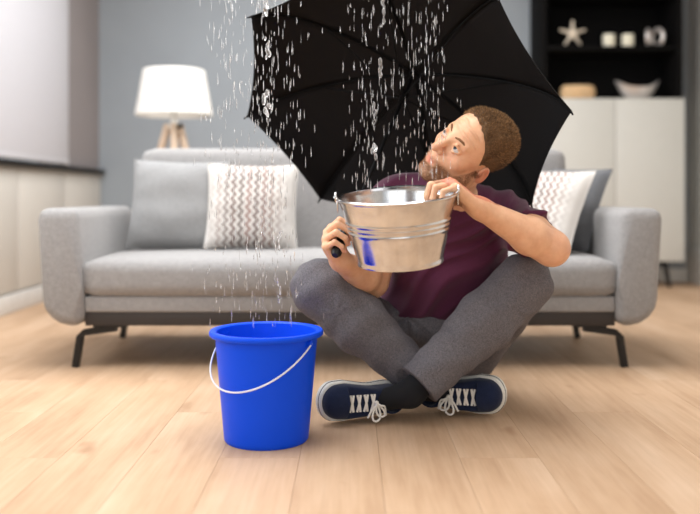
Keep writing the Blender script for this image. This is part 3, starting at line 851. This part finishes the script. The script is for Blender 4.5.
strands('hair_strands', P, HC, 9000, .0075, .0007, fromhead((0, .3, .15))-HC, 'hair_brown', hw, ho)
strands('hair_strands', P, HC, 3500, .009, .0007, fromhead((0, .35, .1))-HC, 'hair_light', hw*sstep(tohead(P)[:, 2], .0, .08), ho)
def beard(p):
    q = tohead(p); k, _ = beard_mask(q)
    return (head_local(q)-(-.006+.0075*k))*HS
P, Q = surface_net(beard, HC-.15, HC+.12, .0026)
k, _ = beard_mask(tohead(P)); ok = k > .45; fk = ok[Q].all(1); Q = Q[fk]; used = np.unique(Q); remap = np.full(len(P), -1); remap[used] = np.arange(len(used)); P = P[used]; Q = remap[Q]; k = k[used]
strands('beard', P-(P-fromhead((0, .02, -.06)))*.02, fromhead((0, .02, -.06)), 7000, .0062, .00055, (fromhead((0, .05, -.3))-HC)*3, 'beard_brown', k, man)
for s_ in (1, -1):
    e = fromhead((s_*.0315, .0765, 0)); bm = bmesh.new(); bmesh.ops.create_uvsphere(bm, u_segments=24, v_segments=16, radius=.0136*HS)
    for v in bm.verts: v.co += Vector(e)
    eye = obj('eyeball', bm, 'eye_white', man)
    gz = V(-.14, .92, .27); gz /= np.linalg.norm(gz); gw = Vector((fromhead(gz)-HC)/HS)
    for nm, r_, mt, lift in (('iris', .0072, 'iris', 1.004), ('pupil', .0036, 'pupil', 1.012)):
        bm = bmesh.new(); bmesh.ops.create_uvsphere(bm, u_segments=24, v_segments=24, radius=.0136*HS*lift)
        cut = math.sqrt(.0136**2-r_**2)/.0136
        bmesh.ops.delete(bm, geom=[v for v in bm.verts if v.co.normalized().z < cut], context='VERTS')
        M_ = gw.to_track_quat('Z', 'Y').to_matrix()
        for v in bm.verts: v.co = M_ @ v.co+Vector(e)
        obj(nm, bm, mt, eye)
    bm = bmesh.new()
    pts = [(.012, .0945, .0205), (.024, .0925, .0258), (.036, .0860, .0268), (.049, .072, .0195)]
    add_tube(bm, [fromhead((s_*a, b-.001, c)) for a, b, c in pts], [.0026, .0034, .0032, .0012], 8); obj('eyebrow', bm, 'brow_hair', man)
for tips, S_ in ((tipsL, 'L'), (tipsR, 'R')):
    for (t_, d_, n_, d0, a_) in tips:
        back = -(-d0*math.sin(a_)+n_*math.cos(a_)); back -= d_*(back@d_); back /= np.linalg.norm(back)
        bm = bmesh.new(); bmesh.ops.create_uvsphere(bm, u_segments=12, v_segments=8, radius=1)
        sd = np.cross(d_, back); M_ = Matrix((Vector(d_*.0055), Vector(sd*.0044), Vector(back*.0016))).transposed(); c = Vector(t_+back*.0064-d_*.001)
        for v in bm.verts: v.co = M_ @ v.co+c
        obj('fingernail', bm, 'nail', bo)

# t-shirt
def folds(p, k):
    w1 = .02*np.sin(p[:, 0]*17+p[:, 2]*9)+.015*np.sin(p[:, 2]*23-p[:, 0]*7)
    a = (p[:, 0]*.62+p[:, 2]*-.78+w1)
    return k*(.6*(.5+.5*np.sin(a*118))**2+.7*(.5+.5*np.sin(a*61+1.3))**2)*(.45+.55*np.sin(p[:, 0]*11-p[:, 2]*13+.6)**2)-.002
def shirt(p):
    o = .010
    t = torso(p, o)
    low = sstep(p[:, 2], .46, .26)
    t = t-.010*low                                         # looser over the belly
    slv = .013
    def sleeve(which, cutf):
        S_, E_ = (SL, EL) if which else (SR, ER)
        u = (E_-S_)/np.linalg.norm(E_-S_); a = uarm(p, slv, which)
        return smax(a, ((p-S_)@u)-cutf, .006)
    t = smin(t, sleeve(1, .150), .035); t = smin(t, sleeve(0, .150), .035)
    t = t-folds(p, .014)
    hem = .252+.008*np.sin(p[:, 0]*34)
    t = smax(t, hem-p[:, 2], .012)
    nk = rc(p, NB+(NK0-NB)*.35, NK0, .066, .066)
    return smax(t, -nk, .006)
P, Q = surface_net(shirt, (-.02, 2.28, .14), (.62, 2.92, .72), .0036)
net_obj('t_shirt', P, Q, 'shirt_burgundy', man)
nb = NB+V(-.004, -.012, -.01); ndir = (NK0-NB)/np.linalg.norm(NK0-NB)
bm = bmesh.new(); a1 = np.cross(ndir, V(0, 0, 1)); a1 /= np.linalg.norm(a1); a2 = np.cross(ndir, a1)
# trousers
def pants(p):
    pel = ell(p, (.280, 2.735, .150), (.182, .148, .132))
    pel = smin(pel, ell(p, (.283, 2.662, .235), (.174, .154, .110)), .05)
    d = legs(p, .094, .078, .080, .058, pel, .005)
    cuffR = (AR-KR)/np.linalg.norm(AR-KR); cuffL = (AL-KL)/np.linalg.norm(AL-KL)
    tR = (p-KR)@cuffR; lR = np.linalg.norm(AR-KR); tL = (p-KL)@cuffL; lL = np.linalg.norm(AL-KL)
    w = .0016*np.sin(p@V(60, 35, 48)+2*np.sin(p@V(9, 14, 11)))+.0018*np.sin(p@V(-38, 52, 70)+1.5*np.sin(p@V(15, -8, 9)))
    for c_, a_ in ((V(.17, 2.62, .26), .0045), (V(.40, 2.62, .26), .0045), (KR+V(.05, .06, -.06), .004), (KL+V(-.04, .05, -.06), .004)):
        rr = np.linalg.norm(p-c_, axis=1); th = np.arctan2(p[:, 2]-c_[2], p[:, 0]-c_[0]); w = w+a_*np.exp(-(rr/.11)**2)*np.sin(th*7+rr*30)*sstep(rr, .01, .04)
    d = d-w
    nR = rc(p, KR, AR, .09, .09); nL_ = rc(p, KL, AL+cuffL*.1, .09, .09)
    d = np.where((np.linalg.norm(p-AR, axis=1) < .11) & (nR < nL_), np.maximum(d, tR-lR+.02), d)
    d = np.where((np.linalg.norm(p-AL, axis=1) < .12) & (nL_ <= nR), np.maximum(d, tL-lL+.035), d)
    d = smax(d, p[:, 2]-.32-.8*np.maximum(0, 2.60-p[:, 1])*10, .01)
    return np.maximum(d, .004-p[:, 2])
P, Q = surface_net(pants, (-.22, 2.16, .0), (.65, 2.96, .50), .004)
net_obj('trousers', P, Q, 'trouser_grey', man)

# shoes
K_ = .94
def shoe(A, toe, dorsum, mirror):
    toe = np.array(toe, float); toe /= np.linalg.norm(toe); up = np.array(dorsum, float); up -= toe*(up@toe); up /= np.linalg.norm(up); sd = np.cross(toe, up)*mirror
    Rm = np.stack([toe, up, sd])
    O = A-toe*.064*K_-up*.085*K_
    Rm[2] *= 1.16
    Rm = Rm/K_**2        # local origin at the heel, on the sole
    wld = lambda q: O+np.asarray(q, float)@Rm*K_**3
    def outline(q, g=0.):
        c = np.interp(q[:, 0], [0, .12, .27], [0, -.004, .004]); z = q[:, 2]-c
        x = q[:, 0]; xx = np.clip(x, .042, .222); r_ = np.interp(xx, [.042, .10, .19, .222], [.034, .034, .046, .044])
        return np.hypot(x-xx, z)-r_-g
    def upper(q):
        d = rc(q, (.040, .040, 0), (.215, .026, .002), .034, .030)
        d = smin(d, ell(q, (.205, .026, .003), (.066, .040, .046)), .02)
        d = smin(d, ell(q, (.130, .038, .0), (.080, .046, .039)), .03)
        d = smin(d, rc(q, (.045, .045, 0), (.055, .078, 0), .034, .037), .02)
        d = smax(d, outline(q, .001), .01)
        d = smax(d, q[:, 1]-(.088-.25*np.maximum(q[:, 0]-.06, 0)*(q[:, 0] < .2)), .004)
        d = smax(d, -rc(q, (.052, .075, 0), (.062, .13, 0), .030, .034), .004)
        return np.maximum(d, .004-q[:, 1])
    def sole(q):
        return smax(outline(q, .005), np.abs(q[:, 1]-.006)-.0155, .006)
    def net(f, name, mat, par, h=.0028):
        P, Q = surface_net(lambda q: f(q), (-.02, -.02, -.07), (.30, .13, .07), h)
        P = wld(P)
        if mirror < 0: Q = Q[:, ::-1]
        return net_obj(name, P, Q, mat, par)
    sh = net(upper, 'shoe', 'shoe_navy', man)
    net(sole, 'sole', 'shoe_rubber', sh)
    net(lambda q: smax(outline(q, .0062), np.abs(q[:, 1]-.009)-.0016, .001), 'sole_stripe', 'shoe_stripe', sh, .0015)
    def surf(x, z, lift=.002):
        y = .13
        for _ in range(60):
            d = upper(np.array([[x, y, z]]))[0]
            if d < .0008 or y < .012: break
            y -= max(d*.7, .0005)
        return wld((x, y+lift, z))
    for i in range(4):
        x = .122+.021*i
        for s_ in (1, -1):
            bm = bmesh.new(); add_tube(bm, [surf(x-.002+.010*f*1., s_*(.021-.042*f), .0025+.0025*math.sin(f*PI)) for f in np.linspace(0, 1, 7)], .0034, 7, flat=.6)
            obj('lace', bm, 'lace_white', sh)
    c = surf(.118, 0, .006)
    for s_, ln in ((1, .046), (-1, .036)):
        bm = bmesh.new(); pts = []
        for f in np.linspace(0, 1, 15):
            b = math.sin(f*PI); pts.append(c+up*(.004+.012*b)+toe*s_*(.013*math.sin(2*f*PI)+.010*b)+V(0, 0, -1)*ln*b)
        add_tube(bm, pts, .0030, 7); obj('lace_loop', bm, 'lace_white', sh)
        bm = bmesh.new(); pts = [c+up*(.005+.010*math.sin(f*PI))+toe*s_*.030*f+V(0, 0, -1)*(.034*f*f+.004*math.sin(f*7)) for f in np.linspace(0, 1, 8)]
        add_tube(bm, pts, .0028, 7); obj('lace_end', bm, 'lace_white', sh)
    bm = bmesh.new(); bmesh.ops.create_uvsphere(bm, u_segments=10, v_segments=8, radius=.0065)
    for v in bm.verts: v.co = v.co+Vector(c+up*.003)
    obj('lace_knot', bm, 'lace_white', sh)
    return sh
s1 = shoe(V(.116, 2.345, .0575), (-.83, -.54, .012), (.54, -.84, -.02), 1)
s2 = shoe(V(.232, 2.415, .0575), (.85, -.50, .01), (-.50, -.85, -.02), -1)
# socks
for A, K, T in ((AL, KL, V(.098, 2.352, .060)), (AR, KR, V(.265, 2.42, .064))):
    u = (K-A)/np.linalg.norm(K-A)
    P, Q = surface_net(lambda p: smin(rc(p, A+u*.10, A, .042, .037), rc(p, A, T, .034, .031), .02), np.minimum(A, T)-.09, np.maximum(A, T)+.16, .0035)
    net_obj('sock', P, Q, 'sock_black', man)

# ------------------------------------------------------------------ falling water
def drop_mesh(bm, c, L, w_, seed):
    r = random.Random(seed); n = 8
    prof = [(0, -.5), (.6, -.42), (1, -.2), (.92, .02), (.6, .25), (.25, .42), (0, .5)]
    rings = []; bx_, by_ = r.uniform(-.15, .15), r.uniform(-.15, .15)
    for rr, z in prof:
        ctr = Vector((bx_*z*w_*2, by_*z*w_*2, z*L))
        if rr == 0: rings.append([bm.verts.new(Vector(c)+ctr)])
        else: rings.append([bm.verts.new(Vector(c)+ctr+Vector((math.cos(2*PI*j/n), math.sin(2*PI*j/n), 0))*rr*w_*r.uniform(.85, 1.15)) for j in range(n)])
    for A, B in zip(rings, rings[1:]):
        for j in range(n):
            k = (j+1) % n
            if len(A) == 1: bm.faces.new((A[0], B[k], B[j]))
            elif len(B) == 1: bm.faces.new((A[j], A[k], B[0]))
            else: bm.faces.new((A[j], A[k], B[k], B[j]))
def spray(name, label, n, xs, cen_d, ytop, ybot, taper):
    bm = bmesh.new()
    for i in range(n):
        cx, sx = xs[rng.integers(len(xs))]
        py = ytop+(ybot-ytop)*rng.random()**taper; px = cx+rng.normal(0, sx)
        p = at(px, py, cen_d+rng.normal(0, .035))
        L = rng.uniform(.010, .034); drop_mesh(bm, p, L, rng.uniform(.0006, .0015), int(rng.integers(1e9)))
    o = obj(name, bm, 'water', smooth=True); tag(o, label, 'water', kind='stuff'); return o
spray('water_spray', 'fine water drops raining down into the blue bucket', 640, [(262, 9), (272, 12), (240, 16), (285, 14), (225, 12)], 2.17, -45, 325, 1.15)
spray('water_spray', 'fine water drops raining down into the steel bucket', 430, [(378, 12), (400, 14), (420, 12), (360, 8), (436, 8)], 2.16, -45, 192, 1.0)
def splash(px, py, d, h, w_, label, seed):
    r = random.Random(seed)
    el_ = []
    c = np.array(at(px, py, d))
    for k in range(6): el_.append((c+V(r.uniform(-.5, .5)*w_, r.uniform(-.4, .4)*w_, (k/5-.5)*h), r.uniform(.18, .42)*w_))
    def f(p):
        dd = None
        for a, rr in el_:
            e = ell(p, a, (rr, rr, rr*1.9)); dd = e if dd is None else smin(dd, e, .004)
        return dd
    P, Q = surface_net(f, c-V(w_*1.4, w_*1.4, h*.9+.02), c+V(w_*1.4, w_*1.4, h*.9+.02), .0016)
    tag(net_obj('water_blob', P, Q, 'water'), label, 'water', 'large falling water blobs')
for i, (px, py, h, w_, lb) in enumerate([
    (267, 8, .035, .013, 'large clear water blob high above the blue bucket, at the picture top'),
    (267, 48, .050, .014, 'large clear water blob above the blue bucket, near the upper umbrella edge'),
    (267, 104, .055, .016, 'largest clear water blob above the blue bucket, by the left umbrella tip'),
    (384, 14, .060, .012, 'large clear water blob falling above the steel bucket, at the picture top'),
    (381, 68, .034, .013, 'clear water blob falling above the steel bucket, left of the umbrella hub'),
    (375, 114, .050, .011, 'clear water blob falling above the steel bucket, below the umbrella hub'),
    (374, 152, .030, .012, 'small clear water blob falling just above the left part of the steel bucket'),
    (280, 240, .045, .010, 'stretched water blob falling in front of the chevron pillow edge'),
    (279, 290, .055, .009, 'lowest stretched water blob falling just above the blue bucket')]):
    splash(px, py, 2.17, h, w_, lb, 40+i)
# water collected in the two buckets
bm = bmesh.new(); add_lathe(bm, [(0, .10), (.1115, .10), (.113, .1015), (0, .1015)], 48); o = obj('bucket_water', bm, 'water'); o.location = (BX, BY, 0); tag(o, 'shallow water collected inside the blue bucket', 'water')
